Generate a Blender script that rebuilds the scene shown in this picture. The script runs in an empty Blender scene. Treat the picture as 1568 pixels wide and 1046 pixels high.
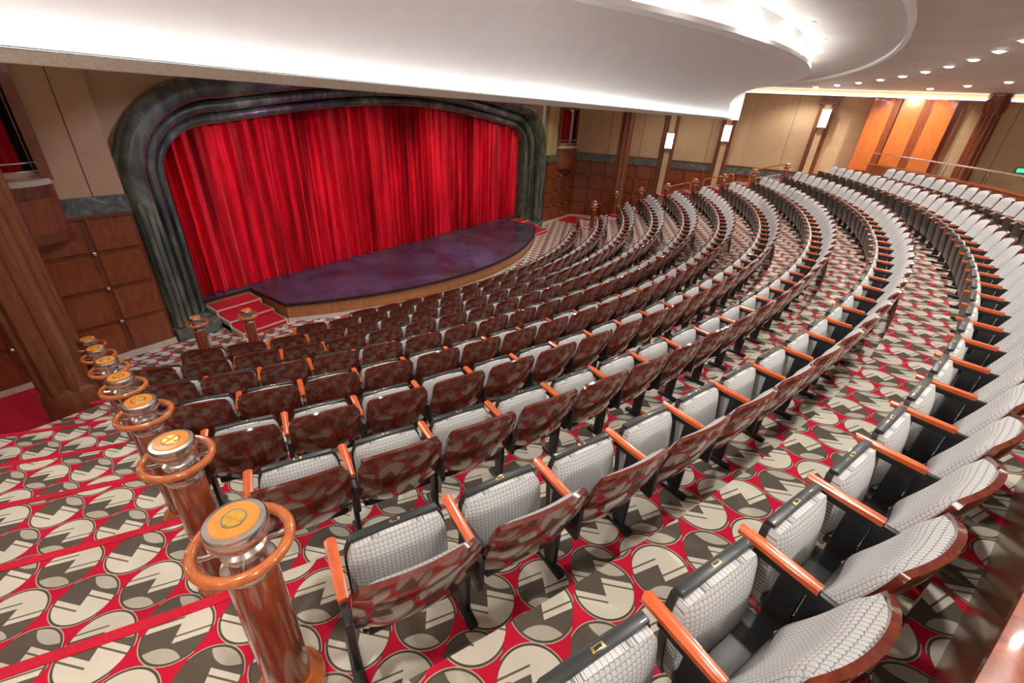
import bpy, bmesh, math, random
from mathutils import Vector, Matrix
random.seed(3)
S=bpy.context.scene
H=4.64; YC=9.8   # eye height, arc centre is at y'=-YC (behind the stage)
# stage coords: x right, yp toward audience (world Y=-yp)
# ---------------------------------------------------------------- materials
class NT:
    def __init__(s,name):
        s.mat=bpy.data.materials.new(name); s.mat.use_nodes=True
        s.t=s.mat.node_tree; s.n=s.t.nodes; s.l=s.t.links
        s.b=s.n['Principled BSDF']
    def put(s,sock,val):
        if isinstance(val,bpy.types.NodeSocket): s.l.new(val,sock)
        else: sock.default_value=val
    def m(s,op,a,b=None,c=None):
        nd=s.n.new('ShaderNodeMath'); nd.operation=op
        s.put(nd.inputs[0],a)
        if b is not None: s.put(nd.inputs[1],b)
        if c is not None: s.put(nd.inputs[2],c)
        return nd.outputs[0]
    def mix(s,fac,a,b):
        nd=s.n.new('ShaderNodeMix'); nd.data_type='RGBA'
        s.put(nd.inputs[0],fac)
        for i,v in ((6,a),(7,b)):
            if isinstance(v,tuple): v=(v[0],v[1],v[2],1)
            s.put(nd.inputs[i],v)
        return nd.outputs[2]
    def obj(s,scale=(1,1,1),rot=(0,0,0)):
        tc=s.n.new('ShaderNodeTexCoord'); mp=s.n.new('ShaderNodeMapping')
        s.l.new(tc.outputs['Object'],mp.inputs[0]); mp.inputs['Scale'].default_value=scale
        mp.inputs['Rotation'].default_value=rot
        return mp.outputs[0]
    def noise(s,vec,scale,detail=4,rough=.5,dist=0):
        nd=s.n.new('ShaderNodeTexNoise'); s.l.new(vec,nd.inputs['Vector'])
        nd.inputs['Scale'].default_value=scale; nd.inputs['Detail'].default_value=detail
        nd.inputs['Roughness'].default_value=rough; nd.inputs['Distortion'].default_value=dist
        return nd.outputs[0]
    def ramp(s,fac,stops):
        nd=s.n.new('ShaderNodeValToRGB'); s.l.new(fac,nd.inputs[0])
        e=nd.color_ramp.elements
        while len(e)<len(stops): e.new(.5)
        for i,(p,c) in enumerate(stops):
            e[i].position=p; e[i].color=(c[0],c[1],c[2],1)
        return nd.outputs[0]
    def set(s,col=None,rough=None,metal=None,coat=None,bump=None,bs=.3,bd=.01,spec=None,sheen=None):
        if col is not None: s.put(s.b.inputs['Base Color'],(col[0],col[1],col[2],1) if isinstance(col,tuple) else col)
        if rough is not None: s.put(s.b.inputs['Roughness'],rough)
        if metal is not None: s.put(s.b.inputs['Metallic'],metal)
        if coat is not None: s.b.inputs['Coat Weight'].default_value=coat; s.b.inputs['Coat Roughness'].default_value=.06
        if spec is not None: s.b.inputs['Specular IOR Level'].default_value=spec
        if sheen is not None: s.b.inputs['Sheen Weight'].default_value=sheen; s.b.inputs['Sheen Roughness'].default_value=.4
        if bump is not None:
            bn=s.n.new('ShaderNodeBump'); bn.inputs['Strength'].default_value=bs; bn.inputs['Distance'].default_value=bd
            s.l.new(bump,bn.inputs['Height']); s.l.new(bn.outputs[0],s.b.inputs['Normal'])
        return s.mat
M={}
def wood(name,c1,c2,rough=.25,coat=.6,sc=(1,1,.15)):
    t=NT(name); v=t.obj(sc); n=t.noise(v,14,6,.6,1.5)
    M[name]=t.set(t.ramp(n,[(.3,c1),(.7,c2)]),rough,0,coat,n,.05,.002)
def plain(name,c,rough=.5,metal=0,coat=None,nz=0,ns=30):
    t=NT(name)
    if nz:
        v=t.obj(); n=t.noise(v,ns,4)
        col=t.ramp(n,[(.3,tuple(x*(1-nz) for x in c)),(.7,tuple(min(1,x*(1+nz)) for x in c))])
        M[name]=t.set(col,rough,metal,coat,n,.1,.004)
    else: M[name]=t.set(c,rough,metal,coat)
def emis(name,c,st):
    t=NT(name); t.b.inputs['Emission Color'].default_value=(*c,1); t.b.inputs['Emission Strength'].default_value=st
    M[name]=t.set(c,.5)
# carpet
def carpet():
    t=NT('patterned_carpet'); s=.305
    tc=t.n.new('ShaderNodeTexCoord'); sp=t.n.new('ShaderNodeSeparateXYZ'); t.l.new(tc.outputs['Object'],sp.inputs[0])
    X,Y=sp.outputs[0],sp.outputs[1]
    m=t.m
    a=math.radians(24)
    x=m('ADD',m('MULTIPLY',X,math.cos(a)),m('MULTIPLY',Y,math.sin(a)))
    y=m('SUBTRACT',m('MULTIPLY',Y,math.cos(a)),m('MULTIPLY',X,math.sin(a)))
    x=m('ADD',x,50.0); y=m('ADD',y,50.0)
    K=.92
    v=m('DIVIDE',y,s*K); row=m('FLOOR',v); par=m('MODULO',row,2.0)
    u=m('ADD',m('DIVIDE',x,s),m('MULTIPLY',par,.5))
    fu=m('SUBTRACT',m('FRACT',u),.5); fv=m('MULTIPLY',m('SUBTRACT',m('FRACT',v),.5),K)
    r=m('SQRT',m('ADD',m('MULTIPLY',fu,fu),m('MULTIPLY',fv,fv)))
    circ=m('LESS_THAN',r,.490)
    ring=m('MULTIPLY',m('GREATER_THAN',r,.458),circ)
    sgn=m('SUBTRACT',m('MULTIPLY',par,2.0),1.0)
    ca,sa=math.cos(.3),math.sin(.3)
    p=m('ADD',m('MULTIPLY',fu,ca),m('MULTIPLY',fv,sa)); q=m('SUBTRACT',m('MULTIPLY',fv,ca),m('MULTIPLY',fu,sa))
    p=m('MULTIPLY',p,sgn)
    # lightning boundary: two uprights joined by one jog
    st=m('SUBTRACT',m('MULTIPLY',m('SIGN',q),.15),m('MULTIPLY',q,.30))
    d=m('SUBTRACT',p,st)
    dark=m('LESS_THAN',d,-.03)
    edge=m('MULTIPLY',m('GREATER_THAN',d,.055),m('LESS_THAN',d,.085))
    cr=m('SQRT',m('ADD',m('POWER',m('ADD',m('MULTIPLY',fu,sgn),.66),2.0),m('POWER',m('ADD',fv,.10),2.0)))
    lens=m('LESS_THAN',cr,.42)
    n=t.noise(tc.outputs['Object'],5,2); n2=t.noise(tc.outputs['Object'],260,2)
    cream=t.mix(n,(.76,.71,.59),(.63,.59,.49)); taupe=t.mix(n2,(.07,.058,.045),(.18,.15,.12))
    base=t.mix(dark,cream,taupe)
    base=t.mix(edge,base,(.16,.13,.10))
    base=t.mix(m('MULTIPLY',lens,dark),base,(.50,.46,.375))
    base=t.mix(ring,base,(.10,.08,.06))
    outc=t.mix(m('LESS_THAN',r,.505),(.60,.014,.045),(.50,.45,.36))
    fin=t.mix(circ,outc,base)
    M['carpet']=t.set(fin,.95,0,None,n2,.4,.004,.1)
carpet()
def upholst():
    t=NT('seat_fabric'); m=t.m
    tc=t.n.new('ShaderNodeTexCoord'); sp=t.n.new('ShaderNodeSeparateXYZ'); t.l.new(tc.outputs['Object'],sp.inputs[0])
    w=t.noise(tc.outputs['Object'],400,2)
    # woven check: wavy thin dark threads crossing a light grey cloth
    xx=m('ADD',sp.outputs[0],m('MULTIPLY',m('SINE',m('MULTIPLY',sp.outputs[2],330.0)),.0016))
    zz=m('ADD',sp.outputs[2],m('MULTIPLY',m('SINE',m('MULTIPLY',sp.outputs[0],330.0)),.0016))
    fx=m('ABSOLUTE',m('SUBTRACT',m('FRACT',m('DIVIDE',m('ADD',xx,5.0),.019)),.5))
    fz=m('ABSOLUTE',m('SUBTRACT',m('FRACT',m('DIVIDE',m('ADD',zz,5.0),.019)),.5))
    ln=m('MAXIMUM',m('LESS_THAN',fx,.055),m('LESS_THAN',fz,.055))
    col=t.mix(m('MULTIPLY',ln,.80),t.mix(w,(.66,.66,.65),(.50,.50,.50)),(.10,.10,.11))
    M['fabric']=t.set(col,.95,0,None,w,.3,.002,.1)
upholst()
wood('shell_wood',(.065,.010,.006),(.165,.030,.015),.15,1.0)
wood('arm_wood',(.55,.09,.02),(.68,.14,.035),.22,.8)
wood('post_wood',(.16,.03,.012),(.36,.085,.028),.2,.9)
wood('ring_wood',(.40,.10,.028),(.60,.18,.045),.2,.9)
wood('cap_wood',(.70,.22,.03),(.85,.33,.05),.25,.7)
wood('wain_wood',(.12,.03,.012),(.22,.058,.022),.28,.5)
wood('wain_panel',(.19,.046,.017),(.31,.085,.03),.24,.6)
wood('orange_wood',(.50,.12,.028),(.68,.20,.045),.28,.6)
wood('pil_wood',(.14,.042,.018),(.24,.08,.034),.3,.4)
wood('apron_wood',(.34,.13,.04),(.5,.22,.08),.35,.4)
plain('black',(.012,.012,.013),.4)
plain('rubber',(.02,.024,.024),.38,0,.2)
plain('chrome',(.72,.72,.72),.16,1)
plain('satin',(.70,.68,.65),.25,1)
plain('brass',(.75,.55,.2),.25,1)
plain('gold',(.85,.62,.12),.3,.7)
plain('tan_wall',(.58,.40,.235),.85,0,None,.05,4)
plain('seam',(.18,.11,.06),.8)
plain('white_paint',(.86,.86,.87),.6,0,None,.02,5)
plain('ceiling_paint',(.60,.565,.53),.7,0,None,.05,1.2)
plain('lip_paint',(.60,.56,.50),.9,0,None,.12,80)
plain('red_carpet',(.60,.008,.035),.95,0,None,.15,60)
plain('cream_trim',(.66,.58,.46),.5,0,None,.08,8)
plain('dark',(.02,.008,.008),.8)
emis('led',(1,.97,.94),10)
emis('lamp',(1,.96,.88),70)
emis('sconce',(1,.93,.82),16)
emis('exit',(.05,.9,.3),2)
def stone():
    t=NT('marble_band'); v=t.obj(); n=t.noise(v,3.5,8,.65,2)
    M['stone']=t.set(t.ramp(n,[(.3,(.05,.06,.055)),(.55,(.14,.16,.14)),(.75,(.32,.32,.28))]),.25,0,.4)
    t=NT('patinated_arch'); v=t.obj((1,1,.35)); n=t.noise(v,2.6,8,.6,1)
    M['arch']=t.set(t.ramp(n,[(.28,(.045,.055,.055)),(.5,(.13,.165,.15)),(.72,(.36,.41,.33))]),.28,.4,.3,n,.3,.02)
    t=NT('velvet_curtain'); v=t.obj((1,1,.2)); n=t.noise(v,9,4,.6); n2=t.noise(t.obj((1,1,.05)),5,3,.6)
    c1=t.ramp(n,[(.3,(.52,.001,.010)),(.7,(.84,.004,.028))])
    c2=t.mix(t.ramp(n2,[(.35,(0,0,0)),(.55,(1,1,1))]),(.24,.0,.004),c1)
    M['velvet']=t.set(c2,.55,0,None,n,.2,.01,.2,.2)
    t=NT('stage_floor'); v=t.obj(); n=t.noise(v,1.3,6,.6)
    M['stage']=t.set(t.ramp(n,[(.35,(.035,.028,.05)),(.65,(.10,.08,.13))]),t.ramp(n,[(.3,(.3,)*3),(.7,(.5,)*3)]),0,.15)
    t=NT('rail_glass'); t.b.inputs['Transmission Weight'].default_value=1; t.b.inputs['IOR'].default_value=1.1
    M['glass']=t.set((.9,.95,.95),.02)
    t=NT('perforated_metal'); tc=t.n.new('ShaderNodeTexCoord'); vo=t.n.new('ShaderNodeTexVoronoi'); vo.inputs['Scale'].default_value=70
    vo.inputs['Randomness'].default_value=0
    t.l.new(tc.outputs['Object'],vo.inputs['Vector'])
    M['perf']=t.set(t.ramp(vo.outputs['Distance'],[(.3,(.06,.06,.06)),(.36,(.85,.83,.78))]),.4,.1)
stone()
# ---------------------------------------------------------------- builder
class B:
    def __init__(s): s.v=[];s.f=[];s.m=[];s.s=[]
    def add(s,vs,fs,mat,smooth=False,mtx=None):
        o=len(s.v)
        for p in vs:
            p=Vector(p)
            if mtx is not None: p=mtx@p
            s.v.append(p)
        for f in fs:
            s.f.append([i+o for i in f]); s.m.append(mat); s.s.append(smooth)
    def frombm(s,bm,mat,smooth=False,mtx=None):
        bm.verts.index_update()
        s.add([v.co.copy() for v in bm.verts],[[v.index for v in f.verts] for f in bm.faces],mat,smooth,mtx); bm.free()
    def box(s,c,d,mat,bev=0,mtx=None,seg=2):
        bm=bmesh.new(); bmesh.ops.create_cube(bm,size=1)
        for v in bm.verts: v.co=Vector((v.co.x*d[0]+c[0],v.co.y*d[1]+c[1],v.co.z*d[2]+c[2]))
        if bev: bmesh.ops.bevel(bm,geom=bm.edges[:],offset=bev,segments=seg,profile=.6,affect='EDGES')
        s.frombm(bm,mat,bev>0,mtx)
    def grid(s,fn,nu,nv,mat,smooth=True,mtx=None):
        vs=[fn(i/nu,j/nv) for j in range(nv+1) for i in range(nu+1)]
        fs=[[j*(nu+1)+i,j*(nu+1)+i+1,(j+1)*(nu+1)+i+1,(j+1)*(nu+1)+i] for j in range(nv) for i in range(nu)]
        s.add(vs,fs,mat,smooth,mtx)
    def slab(s,fa,fb,nu,nv,mat,mtx=None):
        A=[fa(i/nu,j/nv) for j in range(nv+1) for i in range(nu+1)]
        Bv=[fb(i/nu,j/nv) for j in range(nv+1) for i in range(nu+1)]
        W=nu+1;N=len(A); fs=[]
        for j in range(nv):
            for i in range(nu):
                a=j*W+i; fs.append([a,a+1,a+W+1,a+W]); fs.append([N+a+W,N+a+W+1,N+a+1,N+a])
        loop=[i for i in range(nu)]+[j*W+nu for j in range(nv)]+[nv*W+i for i in range(nu,0,-1)]+[j*W for j in range(nv,0,-1)]
        for k in range(len(loop)):
            a=loop[k]; b=loop[(k+1)%len(loop)]; fs.append([b,a,N+a,N+b])
        s.add(A+Bv,fs,mat,True,mtx)
    def rev(s,prof,n,mat,mtx=None,smooth=True):
        vs=[];fs=[]
        for r,z in prof:
            for i in range(n):
                a=2*math.pi*i/n; vs.append((r*math.cos(a),r*math.sin(a),z))
        for j in range(len(prof)-1):
            for i in range(n):
                k=(i+1)%n; fs.append([j*n+i,j*n+k,(j+1)*n+k,(j+1)*n+i])
        fs.append(list(range(n))[::-1]); fs.append([(len(prof)-1)*n+i for i in range(n)])
        s.add(vs,fs,mat,smooth,mtx)
    def torus(s,R,r,z,mat,n=40,k=12,mtx=None):
        vs=[];fs=[]
        for i in range(n):
            a=2*math.pi*i/n
            for j in range(k):
                b=2*math.pi*j/k; q=R+r*math.cos(b); vs.append((q*math.cos(a),q*math.sin(a),z+r*math.sin(b)))
        for i in range(n):
            for j in range(k):
                fs.append([i*k+j,((i+1)%n)*k+j,((i+1)%n)*k+(j+1)%k,i*k+(j+1)%k])
        s.add(vs,fs,mat,True,mtx)
    def tube(s,pts,r,mat,k=10):
        pts=[Vector(p) for p in pts]; vs=[];fs=[]
        for i,p in enumerate(pts):
            t=(pts[min(i+1,len(pts)-1)]-pts[max(i-1,0)]).normalized()
            a=t.cross(Vector((0,0,1)))
            if a.length<.01: a=Vector((1,0,0))
            a.normalize(); b=t.cross(a)
            for j in range(k):
                q=2*math.pi*j/k; vs.append(p+a*math.cos(q)*r+b*math.sin(q)*r)
        for i in range(len(pts)-1):
            for j in range(k): fs.append([i*k+j,i*k+(j+1)%k,(i+1)*k+(j+1)%k,(i+1)*k+j])
        fs.append(list(range(k))); fs.append([(len(pts)-1)*k+j for j in range(k)][::-1])
        s.add(vs,fs,mat,True)
    def mesh(s,name,recalc=True):
        me=bpy.data.meshes.new(name); me.from_pydata([tuple(v) for v in s.v],[],s.f)
        names=[]
        for m in s.m:
            if m not in names: names.append(m)
        for n in names: me.materials.append(M[n])
        for i,p in enumerate(me.polygons): p.material_index=names.index(s.m[i]); p.use_smooth=s.s[i]
        if recalc:
            bm=bmesh.new(); bm.from_mesh(me); bmesh.ops.recalc_face_normals(bm,faces=bm.faces[:]); bm.to_mesh(me); bm.free()
        me.set_sharp_from_angle(angle=math.radians(38))
        return me
    def obj(s,name,recalc=True):
        me=s.mesh(name,recalc); o=bpy.data.objects.new(name,me); S.collection.objects.link(o); return o
def inst(name,me,loc,rz=0):
    o=bpy.data.objects.new(name,me); S.collection.objects.link(o); o.location=loc; o.rotation_euler=(0,0,rz); return o
def W(x,yp,z): return Vector((x,-yp,z))
def arc(R,a,z): return Vector((R*math.sin(a),YC-R*math.cos(a),z))
# ---------------------------------------------------------------- rows / tiers
def Rk(k): return 21.9-.93*(k-1)
ZF={0:2.80,1:2.65,2:2.36,3:2.07,4:1.78,5:1.49,6:1.20,7:.91,8:.62,9:.33,10:0.0}
WX=[(-2,9.9),(.2,10.2),(4.2,11.6),(7,12.2),(10,12.4),(19.6,12.6)]
def wallx(yp):
    if yp<=WX[0][0]: return WX[0][1]
    for (a,b),(c,d) in zip(WX,WX[1:]):
        if yp<=c: return b+(d-b)*(yp-a)/(c-a)
    return 12.6
def amax(R,k):
    a=0
    while a<1.2:
        x=R*math.sin(a); yp=R*math.cos(a)-YC
        if k<=7 and (x>wallx(yp) or yp<3.3): break
        if k==8 and x>8.75: break
        if k==9 and x>8.5: break
        a+=.002
    return a
b=B()
for k in range(0,10):
    ri=Rk(k)-.40; ro=Rk(k)+.53 if k else 29.2
    z=ZF[k]; zl=ZF[k+1]; ai=amax(ri,k); ao=amax(ro,k); n=80
    b.grid(lambda u,v:arc(ri+(ro-ri)*v,((ai+(ao-ai)*v)*(2*u-1)),z),n,1,'carpet',False)
    b.grid(lambda u,v:arc(ri,ai*(2*u-1),zl-.02+(z-zl+.02)*v),n,1,'carpet',False)
    for sg in (-1,1):
        b.add([arc(ri,sg*ai,z),arc(ro,sg*ao,z),arc(ro,sg*ao,-.01),arc(ri,sg*ai,-.01)],[[0,1,2,3]],'red_carpet')
b.add([W(-13,-1.7,0),W(13,-1.7,0),W(13,20,0),W(-13,20,0)],[[0,1,2,3]],'carpet')
for sg in (-1,1):
    for i,(y0,y1,z) in enumerate([(.2,1.9,.02),(1.9,2.37,.25),(2.37,2.84,.48),(2.84,3.32,.70)]):
        x0,x1=8.78,wallx(y0)
        b.box((sg*(x0+x1)/2,-(y0+y1)/2,z/2),(x1-x0,y1-y0,z),'red_carpet')
for k in range(1,8):
    ri=Rk(k)-.40; am=amax(ri,k); a0=math.asin((9.75-.07*k)/ri)
    for sg in (-1,1):
        b.slab(lambda u,v:arc(ri-.01+.055*v,sg*(a0+(am-a0)*u),ZF[k]+.006),lambda u,v:arc(ri-.01+.055*v,sg*(a0+(am-a0)*u),ZF[k]-.03),14,1,'red_carpet')
b.obj('floor',False)
# ---------------------------------------------------------------- theater seat
PITCH=.535
def seat_mesh(name,both):
    b=B()
    def wid(v):
        w=.250
        if v<.25: w*=1-.14*((.25-v)/.25)**2
        if v>.8: w*=1-.13*((v-.8)/.2)**2.2
        return w
    def back(off,ins,bul):
        def f(u,v):
            uu=2*u-1; vv=ins+(1-2*ins)*v; w=wid(vv)-ins*.6
            top=.52-.04*abs(uu)**2.5
            z=.34+vv*top
            y=-.12-.17*vv-.02*math.sin(vv*math.pi)+.05*abs(uu)**2.2+off+bul*(1-abs(uu)**6)*(1-abs(2*v-1)**6)
            return (uu*w,y,z)
        return f
    b.slab(back(0,0,0),back(-.024,0,-.006),12,12,'shell_wood')
    b.slab(back(.003,.032,.055),back(-.004,.032,0),12,12,'fabric')
    # folded seat cushion (upright): fabric faces the back, black pan faces the stage
    def cush(off,ins,bul):
        def f(u,v):
            uu=2*u-1; w=.228-ins-(.03*(max(0,v-.75)/.25)**2)-(.02*(max(0,.2-v)/.2)**2)
            z=.25+ins+(.395-2*ins)*v-.02*abs(uu)**3*v
            y=.055+.05*v+off+bul*(1-abs(uu)**4)*(1-abs(2*v-1)**4)
            return (uu*w,y,z)
        return f
    b.slab(cush(-.03,.008,-.03),cush(.01,.008,0),10,10,'fabric')
    b.slab(cush(.008,0,0),cush(.035,0,.015),10,8,'rubber')
    b.box((0,.118,.637),(.39,.042,.022),'rubber',.009)
    b.box((0,.118,.6485),(.045,.018,.004),'brass',.0015)
    b.box((0,.118,.651),(.026,.009,.002),'black')
    b.box((0,-.03,.315),(.44,.13,.05),'black',.012)
    b.box((0,-.11,.37),(.40,.05,.08),'black',.01)
    xs=[-PITCH/2]+([PITCH/2] if both else [])
    for x in xs:
        b.slab(lambda u,v:(x+(u-.5)*(.050-.010*(1-v)),-.115+.30*v-.012*(2*u-1)**2*v,.612-.004*(2*u-1)**2),lambda u,v:(x+(u-.5)*(.046-.010*(1-v)),-.115+.295*v,.582+.006*v),6,8,'arm_wood')
        b.box((x,-.01,.565),(.030,.24,.035),'black',.008)
        b.box((x,-.04,.30),(.028,.09,.52),'black',.008)
        b.box((x,-.04,.015),(.05,.22,.03),'black',.008)
        b.box((x,-.15,.49),(.028,.12,.20),'black',.008)
    return b.mesh(name)
me1=seat_mesh('theater_seat',False); me2=seat_mesh('theater_seat_end',True)
XE={0:8.6,1:9.65,2:9.54,3:9.43,4:9.30,5:9.2,6:9.1,7:8.95,8:8.2,9:6.5,10:5.1}
vents=B()
for k in range(0,11):
    Ro=Rk(k)+.19; A=math.asin(XE[k]/Ro); n=round(2*A*Ro/PITCH); st=2*A/n
    for i in range(n):
        a=-A+st*(i+.5)
        if k==0 and Ro*math.sin(a)<-6.5: continue
        p=arc(Ro,a,ZF[k])
        inst('theater_seat',me2 if i==n-1 else me1,p,a)
        if i%2==0 and k<10:
            mt=Matrix.Translation(arc(Ro+.29,a+st*.5,ZF[k]))@Matrix.Rotation(a,4,'Z')
            vents.box((0,0,.006),(.26,.08,.012),'perf',0,mt)
vents.obj('floor_vent_strip')
# ---------------------------------------------------------------- bollards
def bollard():
    b=B()
    b.rev([(.0,0),(.135,0),(.14,.02),(.135,.05),(.115,.065),(.105,.09),(.095,.10)],28,'ring_wood')
    b.rev([(.086,.08),(.084,.5),(.081,.83)],28,'post_wood')
    b.rev([(.0,.825),(.084,.825),(.088,.835),(.088,.85),(.083,.86),(.0,.86)],28,'satin')
    b.rev([(.060,.86),(.060,.92)],28,'post_wood')
    b.rev([(.0,.915),(.068,.915),(.072,.925),(.072,.945),(.055,.96),(.0,.96)],28,'satin')
    for i in range(4):
        a=math.pi/4+i*math.pi/2; 
        b.tube([(.05*math.cos(a),.05*math.sin(a),.935),(.11*math.cos(a),.11*math.sin(a),.935),(.145*math.cos(a),.145*math.sin(a),.945)],.010,'chrome',8)
    b.torus(.145,.019,.95,'ring_wood')
    b.rev([(.0,.955),(.056,.955),(.060,.975),(.056,.995),(.0,.995)],28,'satin')
    b.rev([(.0,.992),(.090,.992),(.095,1.0),(.095,1.05),(.090,1.057),(.076,1.059),(.0,1.059)],36,'satin')
    b.rev([(.0,1.057),(.075,1.057),(.072,1.064),(.0,1.066)],36,'cap_wood')
    b.torus(.036,.003,1.066,'chrome',28,6)
    b.rev([(.0,1.06),(.034,1.06),(.032,1.069),(.0,1.069)],24,'gold')
    for i in range(4):
        mt=Matrix.Rotation(i*math.pi/2,4,'Z'); b.box((.0,.018,1.070),(.008,.028,.004),'cap_wood',.001,mt)
    return b.mesh('aisle_bollard')
bm_=bollard()
posts=[]
for i in range(7):
    R=21.16-.93*i; x=-9.77+.13*i
    posts.append((x,math.sqrt(R*R-x*x)-YC,ZF[2+i]))
posts.append((-7.63,2.55,ZF[9])); posts.append((-6.98,2.85,ZF[9]))
for (x,yp,z) in posts:
    for sg in (1,-1): inst('aisle_bollard',bm_,(sg*x,-yp,z),.3*sg)
# ---------------------------------------------------------------- walls
def seg(b,p0,p1,z0,z1,o0,o1,mat,inner=(0,8)):
    p0=Vector(p0);p1=Vector(p1); d=(p1-p0).normalized(); n=Vector((-d.y,d.x))
    if n.dot(Vector(inner)-p0)<0: n=-n
    q=[p0+n*o0,p1+n*o0,p1+n*o1,p0+n*o1]
    vs=[W(a.x,a.y,z0) for a in q]+[W(a.x,a.y,z1) for a in q]
    b.add(vs,[[0,1,2,3],[4,5,6,7],[0,1,5,4],[1,2,6,5],[2,3,7,6],[3,0,4,7]],mat)
def lerp2(p0,p1,t): return (p0[0]+(p1[0]-p0[0])*t,p0[1]+(p1[1]-p0[1])*t)
CZ=5.92
BZ0,BZ1=2.66,2.94
def wains(b,p0,p1,z0,z1,cw=.72,chh=.62):
    L=(Vector(p1)-Vector(p0)).length; nx=max(1,round(L/cw)); nz=max(1,round((z1-z0)/chh))
    seg(b,p0,p1,z0,z1,0,.04,'wain_wood')
    for i in range(nx):
        for j in range(nz):
            a=lerp2(p0,p1,(i+.07)/nx); c=lerp2(p0,p1,(i+.93)/nx)
            zz0=z0+(z1-z0)*(j+.06)/nz; zz1=z0+(z1-z0)*(j+.94)/nz
            seg(b,a,c,zz0,zz1,.03,.062,'wain_panel')
    d=(Vector(p1)-Vector(p0)).normalized(); n=Vector((-d.y,d.x))
    if n.dot(Vector((0,8))-Vector(p0))<0: n=-n
    for i in range(1,nx):
        for j in range(1,nz):
            a=Vector(lerp2(p0,p1,i/nx))+n*.05
            bm=bmesh.new(); bmesh.ops.create_uvsphere(bm,u_segments=10,v_segments=6,radius=.045)
            b.frombm(bm,'satin',True,Matrix.Translation(W(a.x,a.y,z0+(z1-z0)*j/nz)))
def mk_side(sg):
    b=B(); pts=[(sg*x,yp) for yp,x in WX[1:]]
    for p0,p1 in zip(pts,pts[1:]):
        seg(b,p0,p1,0,CZ,-.2,0,'tan_wall')
        wains(b,p0,p1,0.1,BZ0)
        seg(b,p0,p1,0,.12,0,.07,'cream_trim')
        seg(b,p0,p1,BZ0,BZ1,0,.08,'stone'); seg(b,p0,p1,BZ1,BZ1+.04,0,.11,'wain_wood'); seg(b,p0,p1,BZ0-.05,BZ0,0,.10,'wain_wood')
        seg(b,p0,p1,CZ-.22,CZ-.19,0,.16,'white_paint'); seg(b,p0,p1,CZ-.19,CZ-.17,.03,.10,'led')
        L=(Vector(p1)-Vector(p0)).length; n=max(1,int(L/1.15))
        for i in range(1,n):
            a=lerp2(p0,p1,i/n); c=lerp2(p0,p1,i/n+.018/L); seg(b,a,c,BZ1,CZ-.25,0,.006,'seam')
    b.obj('wall_right' if sg>0 else 'wall_left')
    for yp,zs in ((9.5,4.95),(6.2,4.2),(4.0,3.75)):
        q0=(sg*wallx(yp-.27),yp-.27); q1=(sg*wallx(yp+.27),yp+.27)
        p=B(); zf=.5
        seg(p,q0,q1,zf,CZ-.25,0,.16,'pil_wood')
        seg(p,lerp2(q0,q1,.3),lerp2(q0,q1,.7),zf,CZ-.25,.1,.24,'tan_wall')
        seg(p,lerp2(q0,q1,.22),lerp2(q0,q1,.3),zf,CZ-.25,.1,.22,'wain_wood')
        seg(p,lerp2(q0,q1,.7),lerp2(q0,q1,.78),zf,CZ-.25,.1,.22,'wain_wood')
        seg(p,lerp2(q0,q1,-.1),lerp2(q0,q1,1.1),zf,zf+.3,0,.26,'pil_wood')
        seg(p,lerp2(q0,q1,-.1),lerp2(q0,q1,1.1),CZ-.5,CZ-.25,0,.26,'pil_wood')
        p.obj('wall_pilaster')
        l=B()
        seg(l,lerp2(q0,q1,.25),lerp2(q0,q1,.75),zs-.29,zs+.29,.25,.38,'sconce')
        seg(l,lerp2(q0,q1,.2),lerp2(q0,q1,.8),zs+.29,zs+.33,.22,.41,'chrome')
        seg(l,lerp2(q0,q1,.2),lerp2(q0,q1,.8),zs-.33,zs-.29,.22,.41,'chrome')
        for t0 in (.22,.49,.75): seg(l,lerp2(q0,q1,t0),lerp2(q0,q1,t0+.03),zs-.29,zs+.29,.24,.39,'chrome')
        l.obj('wall_sconce')
    # orange wood bay near the back : broad pilaster panels
    o=B()
    for i in range(3):
        y0=10.85+i*.85
        dd=[.45,.25,.38][i]
        seg(o,(sg*12.38,y0),(sg*12.38,y0+.6),2.5,CZ-.22,-.1,dd,'orange_wood')
        seg(o,(sg*12.38,y0+.6),(sg*12.38,y0+.85),2.5,CZ-.22,-.1,.12,'wain_panel')
    seg(o,(sg*12.38,10.8),(sg*12.38,13.4),2.5,3.3,-.1,.50,'wain_panel')
    seg(o,(sg*12.38,10.8),(sg*12.38,13.4),3.3,3.38,-.1,.54,'orange_wood')
    o.obj('wood_wall_bay')
    for yp in (14.1,16.8):
        c=B(); mt=Matrix.Translation(W(sg*12.0,yp,0))
        c.rev([(.30,2.6),(.30,2.85),(.24,2.9),(.22,2.95),(.22,5.3),(.26,5.38),(.30,5.45),(.30,CZ-.01)],24,'wain_wood',mt)
        for i in range(10):
            a=2*math.pi*i/10; c.tube([mt@Vector((.215*math.cos(a),.215*math.sin(a),2.95)),mt@Vector((.215*math.cos(a),.215*math.sin(a),5.3))],.035,'wain_wood',8)
        c.obj('fluted_column')
    c=B(); mt=Matrix.Translation(W(sg*9.33,2.8,0))
    c.rev([(.32,.0),(.32,.95),(.29,1.05),(.27,1.1),(.24,1.15),(.24,5.2),(.27,5.3),(.33,5.4),(.33,CZ-.01)],28,'pil_wood',mt)
    for i in range(8):
        a=2*math.pi*i/8; c.tube([mt@Vector((.235*math.cos(a),.235*math.sin(a),1.1)),mt@Vector((.235*math.cos(a),.235*math.sin(a),5.25))],.055,'pil_wood',8)
    c.obj('fluted_column')
    # front wall with opera box opening
    f=B(); a=7.32; e=10.2; ox0,ox1=8.3,9.75; oz0,oz1=3.35,4.70
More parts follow.
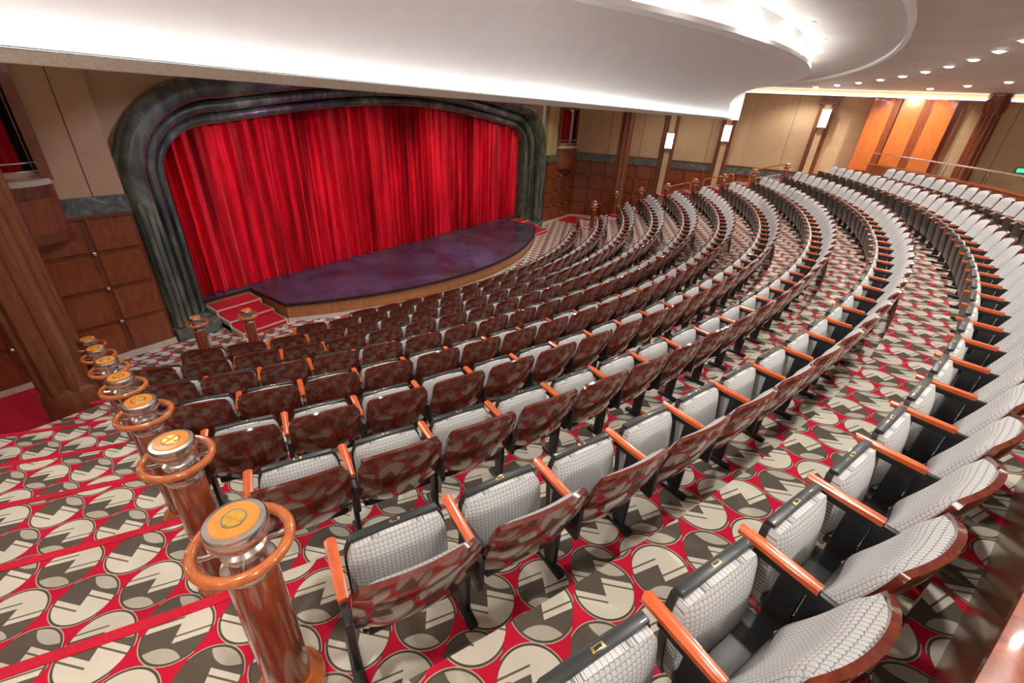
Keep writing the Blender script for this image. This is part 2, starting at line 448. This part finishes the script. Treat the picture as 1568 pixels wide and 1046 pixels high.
    def q(x0,x1,z0,z1,o0,o1,m): seg(f,(sg*x0,.2),(sg*x1,.2),z0,z1,o0,o1,m)
    q(a,ox0,0,CZ,-.2,0,'tan_wall'); q(ox1,e,0,CZ,-.2,0,'tan_wall'); q(ox0,ox1,0,oz0,-.2,0,'tan_wall'); q(ox0,ox1,oz1,CZ,-.2,0,'tan_wall')
    wains(f,(sg*a,.2),(sg*e,.2),.1,BZ0); q(a,e,0,.12,0,.07,'cream_trim')
    q(a,ox0-.05,BZ0,BZ1,0,.08,'stone'); q(ox1+.05,e,BZ0,BZ1,0,.08,'stone'); q(a,e,BZ0-.05,BZ0,0,.10,'wain_wood'); 
    for x0,x1,z0,z1 in ((ox0-.14,ox0,oz0-.1,oz1+.14),(ox1,ox1+.14,oz0-.1,oz1+.14),(ox0,ox1,oz1,oz1+.14)): q(x0,x1,z0,z1,-.1,.09,'wain_panel')
    q(7.75,7.765,BZ1,CZ,0,.006,'seam')
    xc=sg*(ox0+ox1)/2
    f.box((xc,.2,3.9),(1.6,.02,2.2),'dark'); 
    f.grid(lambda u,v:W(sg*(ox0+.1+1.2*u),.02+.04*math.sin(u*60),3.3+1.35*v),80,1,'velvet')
    def bul(rad,z0,z1,m):
        vs=[];fs=[];n=16
        for z in (z0,z1):
            for i in range(n+1):
                t=math.pi*i/n; vs.append(W(xc-.85*math.cos(t),.2+rad*math.sin(t),z))
        for i in range(n): fs.append([i,i+1,n+2+i,n+1+i])
        fs.append(list(range(n+1))); fs.append([n+1+i for i in range(n+1)])
        f.add(vs,fs,m,False)
    bul(.38,2.35,2.5,'wain_wood'); bul(.34,2.5,3.05,'wain_panel'); bul(.42,3.05,3.2,'wain_wood'); bul(.38,3.2,3.28,'cream_trim')
    for zz in (3.40,3.52): f.tube([W(xc-.8*math.cos(math.pi*i/12),.2+.34*math.sin(math.pi*i/12),zz) for i in range(13)],.015,'chrome',8)
    f.obj('wall_front_right' if sg>0 else 'wall_front_left')
for sg in (-1,1): mk_side(sg)
b=B(); seg(b,(-12.8,19.6),(12.8,19.6),0,CZ,-.2,0,'tan_wall'); seg(b,(-12.6,19.6),(12.6,19.6),2.8,3.9,0,.06,'wain_panel'); b.obj('wall_back')
# ---------------------------------------------------------------- proscenium
def contour():
    P=[]
    for i in range(8): P.append((-6.42,3.1*i/7))
    for i in range(1,13):
        t=math.pi/2*i/12; P.append((-6.42+1.2*(1-math.cos(t)),3.1+.92*math.sin(t)))
    x0=-5.22;z0=4.02
    for i in range(1,11):
        t=i/10; x=x0*(1-t); P.append((x,z0+.50*math.sin(t*math.pi/2)))
    return P+[(-x,z) for x,z in P[-2::-1]]
C=contour()
def nrm(i):
    a=Vector(C[max(i-1,0)]);c=Vector(C[min(i+1,len(C)-1)]); d=(c-a).normalized(); n=Vector((-d.y,d.x)); return n
prof=[(0,-1.2),(0,-.42)]
def rnd(d0,d1,y,dep=.12,n=6): return [(d0+(d1-d0)*(1-math.cos(math.pi*i/n))/2,y+dep*math.sin(math.pi*i/n)) for i in range(n+1)]
prof+=[(.02,-.42)]+rnd(.02,.20,-.38)+[(.22,-.22)]+rnd(.22,.44,-.2)+[(.46,-.02)]+rnd(.46,.86,.04,.22)+[(.88,-.3)]
b=B(); N=len(prof)
vs=[];fs=[]
for i,(x,z) in enumerate(C):
    n=nrm(i)
    for d,y in prof: vs.append(W(x+n.x*d,y,z+n.y*d))
for i in range(len(C)-1):
    for j in range(N-1): fs.append([i*N+j,i*N+j+1,(i+1)*N+j+1,(i+1)*N+j])
b.add(vs,fs,'arch',True)
for sg in (-1,1):
    for d,y in ((.56,.25),(.66,.27),(.76,.25),(.33,-.06),(.11,-.25)):
        b.tube([W(sg*(6.42+d),y,.3),W(sg*(6.42+d),y,2.2),W(sg*(6.42+d),y-.05,2.75)],.045,'arch',8)
    b.box((sg*6.87,-.03,.13),(.84,.60,.26),'stone',.03)
b.obj('proscenium_arch')
b=B(); top=[]
for i,(x,z) in enumerate(C):
    n=nrm(i); top.append((x+n.x*.84,z+n.y*.84))
for (p,q) in zip(top,top[1:]):
    if min(p[1],q[1])>2.9: b.add([W(p[0],-.1,p[1]),W(q[0],-.1,q[1]),W(q[0],-.1,CZ),W(p[0],-.1,CZ)],[[0,1,2,3]],'tan_wall')
b.box((0,1.75,3),(15,.1,6),'dark')
b.obj('wall_stage')
# curtain
DZ=.44
b=B()
def cur(u,v):
    x=-6.6+13.2*u
    ph=x*2*math.pi/.34+2.2*math.sin(x*1.9)+1.1*math.sin(x*4.3+1)
    amp=.10*(1-.15*v)*(1+.45*math.sin(x*2.7))
    y=-.66+amp*math.sin(ph+.15*math.sin(v*3+x))+.035*math.sin(ph*2.3+v*2)+(.12 if 0<x<.35 else 0)
    return W(x,y,DZ+.01+4.45*v)
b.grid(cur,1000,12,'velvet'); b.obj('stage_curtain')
# stage deck
b=B(); AX=5.35; YS=-.42; out=[(-6.4,-1.6),(-6.4,YS),(-AX,YS)]
for i in range(33):
    x=-AX+2*AX*i/32; out.append((x,2.7-9.4+math.sqrt(9.4**2-x*x)))
out+=[(AX,YS),(6.4,YS),(6.4,-1.6)]
b.add([W(x,y,DZ) for x,y in out],[list(range(len(out)))],'stage')
for (p,q) in zip(out,out[1:]):
    def wall(z0,z1,o,m):
        c=Vector((0,-3)); P_=[Vector(p),Vector(q)]; P_=[a+(a-c).normalized()*o for a in P_]
        b.add([W(P_[0].x,P_[0].y,z0),W(P_[1].x,P_[1].y,z0),W(P_[1].x,P_[1].y,z1),W(P_[0].x,P_[0].y,z1)],[[0,1,2,3]],m)
    wall(0,DZ,0,'apron_wood'); wall(0,.10,.03,'cream_trim')
    c=Vector((0,-3)); A_=[Vector(p),Vector(q)]; O=[a+(a-c).normalized()*.05 for a in A_]
    b.add([W(A_[0].x,A_[0].y,DZ+.005),W(A_[1].x,A_[1].y,DZ+.005),W(O[1].x,O[1].y,DZ+.005),W(O[0].x,O[0].y,DZ+.005),W(O[1].x,O[1].y,DZ-.05),W(O[0].x,O[0].y,DZ-.05),W(A_[1].x,A_[1].y,DZ-.05),W(A_[0].x,A_[0].y,DZ-.05)],[[0,1,2,3],[3,2,4,5],[5,4,6,7]],'dark')
b.obj('stage',False)
for sg in (-1,1):
    b=B()
    for i in range(3):
        z=.34-.113*i; y1=.10+.50*i; ya=YS+.06
        b.box((sg*5.92,-(ya+y1)/2,z/2),(1.0,y1-ya,z),'cream_trim')
        b.box((sg*5.92,-(ya+y1)/2,z+.008),(.92,y1-ya-.05,.02),'red_carpet')
        b.box((sg*5.92,-y1-.004,z-.06),(.92,.012,.07),'red_carpet')
    b.obj('stage_steps')
# ---------------------------------------------------------------- ceiling
b=B(); b.add([W(-13,-1.8,CZ),W(13,-1.8,CZ),W(13,20,CZ),W(-13,20,CZ)],[[0,1,2,3]],'ceiling_paint')
b.add([W(-13,-1.8,CZ+.1),W(13,-1.8,CZ+.1),W(13,20,CZ+.1),W(-13,20,CZ+.1)],[[0,1,2,3]],'ceiling_paint')
b.slab(lambda u,v:arc(20.35+.07*v,(-.62+1.24*u),CZ-.06),lambda u,v:arc(20.35+.07*v,(-.62+1.24*u),CZ+.01),60,1,'white_paint')
b.obj('ceiling')
LY,LZ=7.0,H+.10; EZ=H+.9
def edge(x):
    if x<-5.9: x=-5.9
    if abs(x)>7.15: return LY+.05
    return 9.2-12+math.sqrt(144-x*x)
X0,X1=-12.1,7.1
b=B()
def scoop2(u,v):
    x=X0+(X1-X0)*u; e=edge(x); t=v*math.pi/2
    return W(x,LY+(e-LY)*(.35*v+.65*(1-math.cos(t))),LZ+.02+(EZ-LZ-.02)*(.5*v+.5*math.sin(t)))
b.grid(scoop2,120,14,'white_paint')
TH=.05
b.add([W(X0,LY-.12,LZ-TH),W(X1,LY-.12,LZ-TH),W(X1,LY-.12,CZ),W(X0,LY-.12,CZ)],[[0,1,2,3]],'lip_paint')
b.add([W(X0,LY+.10,LZ-TH),W(X1,LY+.10,LZ-TH),W(X1,LY-.12,LZ-TH),W(X0,LY-.12,LZ-TH)],[[0,1,2,3]],'lip_paint')
b.add([W(X0,LY+.10,LZ-TH),W(X1,LY+.10,LZ-TH),W(X1,LY+.12,LZ),W(X0,LY+.12,LZ)],[[0,1,2,3]],'lip_paint')
b.add([W(X0,LY+.12,LZ),W(X1,LY+.12,LZ),W(X1,LY-.12,LZ),W(X0,LY-.12,LZ)],[[0,1,2,3]],'white_paint')
b.add([W(X0,LY+.07,LZ+.01),W(X1,LY+.07,LZ+.01),W(X1,LY+.02,LZ+.012),W(X0,LY+.02,LZ+.012)],[[0,1,2,3]],'led')
b.grid(lambda u,v:W(X0+(X1-X0)*u,edge(X0+(X1-X0)*u)+.22*v,EZ),120,1,'white_paint',False)
b.grid(lambda u,v:W(X0+(X1-X0)*u,edge(X0+(X1-X0)*u)+.22,EZ+.05*v),120,1,'white_paint',False)
b.grid(lambda u,v:W(X0+(X1-X0)*u,edge(X0+(X1-X0)*u)+.05,EZ+(CZ-EZ)*v),120,1,'white_paint',False)
b.grid(lambda u,v:W(X0+(X1-X0)*u,edge(X0+(X1-X0)*u)+.08+.05*v,EZ+.03),120,1,'led',False)
b.add([W(X1,LY-.12,LZ-TH),W(X1,LY+.35,LZ-TH),W(X1,LY+.35,CZ),W(X1,LY-.12,CZ)],[[0,1,2,3]],'white_paint')
b.obj('ceiling_cove',False)
# downlights
LP=[]
for i in range(-6,7):
    x=i*1.55-.1; LP.append((x,-3.05+math.sqrt(12.5**2-x*x),i%2==0))
for i in range(-9,10):
    x=i*1.2+.3; LP.append((x,math.sqrt(21.8**2-x*x)-YC,i%3==0))
for i in range(-7,8):
    x=i*1.5; LP.append((x,math.sqrt(24.3**2-x*x)-YC,i%2==1))
for i in range(-5,6):
    x=i*2.0; LP.append((x,math.sqrt(26.6**2-x*x)-YC,False))
dl=B(); dl.rev([(.0,-.03),(.04,-.027),(.068,-.015),(.08,0)],20,'lamp'); dl.rev([(.08,.0),(.082,-.008),(.11,-.006),(.115,.004)],20,'white_paint')
dm=dl.mesh('ceiling_downlight')
def spot(name,loc,tgt,e,size,blend,col=(1,.95,.88),rad=.06):
    L=bpy.data.lights.new(name,'SPOT'); L.energy=e; L.spot_size=math.radians(size); L.spot_blend=blend; L.color=col; L.shadow_soft_size=rad
    o=bpy.data.objects.new(name,L); S.collection.objects.link(o); o.location=loc
    o.rotation_euler=(Vector(tgt)-Vector(loc)).to_track_quat('-Z','Y').to_euler(); return o
for (x,yp,on) in LP:
    if abs(x)>wallx(yp)-.4: continue
    inst('ceiling_downlight',dm,W(x,yp,CZ-.004))
    if on: spot('downlight_lamp',W(x,yp,CZ-.08),W(x,yp,0),165,150,.6)
for i in range(-2,3):
    for yp in (3.6,5.9):
        spot('house_lamp',W(i*3.5,yp,CZ-.1),W(i*3.3,yp+.6,0),185,125,.7)
for x in (-4.6,-1.6,1.6,4.6):
    spot('stage_spot',W(x*.9,5.8,CZ-.2),W(x,-.7,2.3),1250,38,.9,(1,.92,.90))
spot('stage_spot_pink',W(1.5,5.8,CZ-.2),W(.9,-.7,2.6),700,20,.8,(1,.6,.75))
spot('stage_spot_blue',W(2,4.5,CZ-.2),W(.2,1.3,.5),650,26,.6,(.35,.4,1))
spot('stage_spot_violet',W(-3,4.5,CZ-.2),W(-3.2,1.2,.5),380,42,.6,(.6,.3,1))
spot('stage_spot_violet',W(-4.5,3.5,CZ-.2),W(-7.0,0,2.3),260,45,.5,(.75,.65,1))
spot('stage_spot_green',W(4.5,3.5,CZ-.2),W(7.0,0,2.3),240,45,.5,(.8,1,.6))
spot('stage_spot_violet',W(-3.5,1.6,CZ-.3),W(-3.8,-.3,4.4),70,70,.6,(.85,.15,.8))
spot('stage_spot_violet',W(3.5,1.6,CZ-.3),W(3.8,-.3,4.4),70,70,.6,(.85,.15,.8))
for sg in (-1,1):
    spot('bay_lamp',W(sg*10.7,12.1,CZ-.1),W(sg*12.2,12.2,4),240,110,.5,(1,.85,.65))
# low wood parapet behind the end of the back row
b=B(); a0=math.asin(-9.3/22.6); a1=math.asin(-6.75/22.6)
b.slab(lambda u,v:arc(22.56,a0+(a1-a0)*u,2.65+.97*v),lambda u,v:arc(22.66,a0+(a1-a0)*u,2.65+.97*v),16,2,'wain_wood')
b.slab(lambda u,v:arc(22.52+.18*v,a0-.004+(a1-a0+.008)*u,3.655+.02*math.sin(v*math.pi)),lambda u,v:arc(22.52+.18*v,a0-.004+(a1-a0+.008)*u,3.615),16,6,'post_wood')
b.obj('wood_parapet')
# parapet + glass rail behind the last row
b=B(); RP=24.15; A=.5
b.slab(lambda u,v:arc(RP,-A*.6+(A*1.6)*u,2.8+.75*v),lambda u,v:arc(RP+.10,-A*.6+(A*1.6)*u,2.8+.75*v),50,2,'wain_panel')
b.slab(lambda u,v:arc(RP-.03+.16*v,-A*.6+(A*1.6)*u,3.6),lambda u,v:arc(RP-.03+.16*v,-A*.6+(A*1.6)*u,3.55),50,1,'ring_wood')
b.slab(lambda u,v:arc(RP+.04,-A*.6+(A*1.6)*u,3.6+.3*v),lambda u,v:arc(RP+.05,-A*.6+(A*1.6)*u,3.6+.3*v),50,1,'glass')
b.tube([arc(RP+.05,-A*.6+(A*1.6)*i/40,3.93) for i in range(41)],.022,'chrome',8)
for i in range(0,41,4): b.tube([arc(RP+.05,-A*.6+(A*1.6)*i/40,3.58),arc(RP+.05,-A*.6+(A*1.6)*i/40,3.93)],.015,'chrome',8)
b.obj('parapet_rail')
b=B(); b.box((12.30,-15.6,3.75),(.03,.30,.12),'exit',.005); b.box((12.34,-15.6,3.75),(.05,.36,.18),'black',.01); b.obj('exit_sign')
for yp,zf in ((8.3,2.2),(6.6,1.65),(5.0,1.1)):
    b=B(); x=10.75
    pts=[W(x,yp+.55,zf+.2)]
    for i in range(7):
        t=math.pi/2*i/6; pts.append(W(x,yp+.55-.12*(1-math.cos(t)),zf+.98+.12*math.sin(t)))
    for i in range(7):
        t=math.pi/2*i/6; pts.append(W(x,yp-.45-.12*math.sin(t),zf+.68+.12*math.cos(t)))
    pts.append(W(x,yp-.57,zf-.3))
    b.tube(pts,.028,'ring_wood',10); b.tube([W(x,yp+.5,zf+.75),W(x,yp-.55,zf+.45)],.016,'chrome',8)
    b.obj('aisle_handrail')
# ---------------------------------------------------------------- world, camera
w=bpy.data.worlds.new('World'); S.world=w; w.use_nodes=True
w.node_tree.nodes['Background'].inputs[0].default_value=(.5,.45,.4,1); w.node_tree.nodes['Background'].inputs[1].default_value=.3
f=680.0; tp=365/681; p=math.atan(tp); r=math.asin(.0638)
Fh=Vector((.843,.539,0)).normalized(); Rt=Vector((Fh.y,-Fh.x,0)); Z=Vector((0,0,1))
F=Fh*math.cos(p)-Z*math.sin(p); U=Fh*math.sin(p)+Z*math.cos(p)
cx=Rt*math.cos(r)+U*math.sin(r); cy=U*math.cos(r)-Rt*math.sin(r)
cam=bpy.data.cameras.new('camera'); cam.sensor_width=36; cam.lens=f/1600*36; cam.clip_start=.05
co=bpy.data.objects.new('camera',cam); S.collection.objects.link(co)
mt=Matrix((cx,cy,-F)).transposed().to_4x4(); mt.translation=Vector((-10.1,-10.2,H)); co.matrix_world=mt
S.camera=co
S.view_settings.view_transform='Standard'
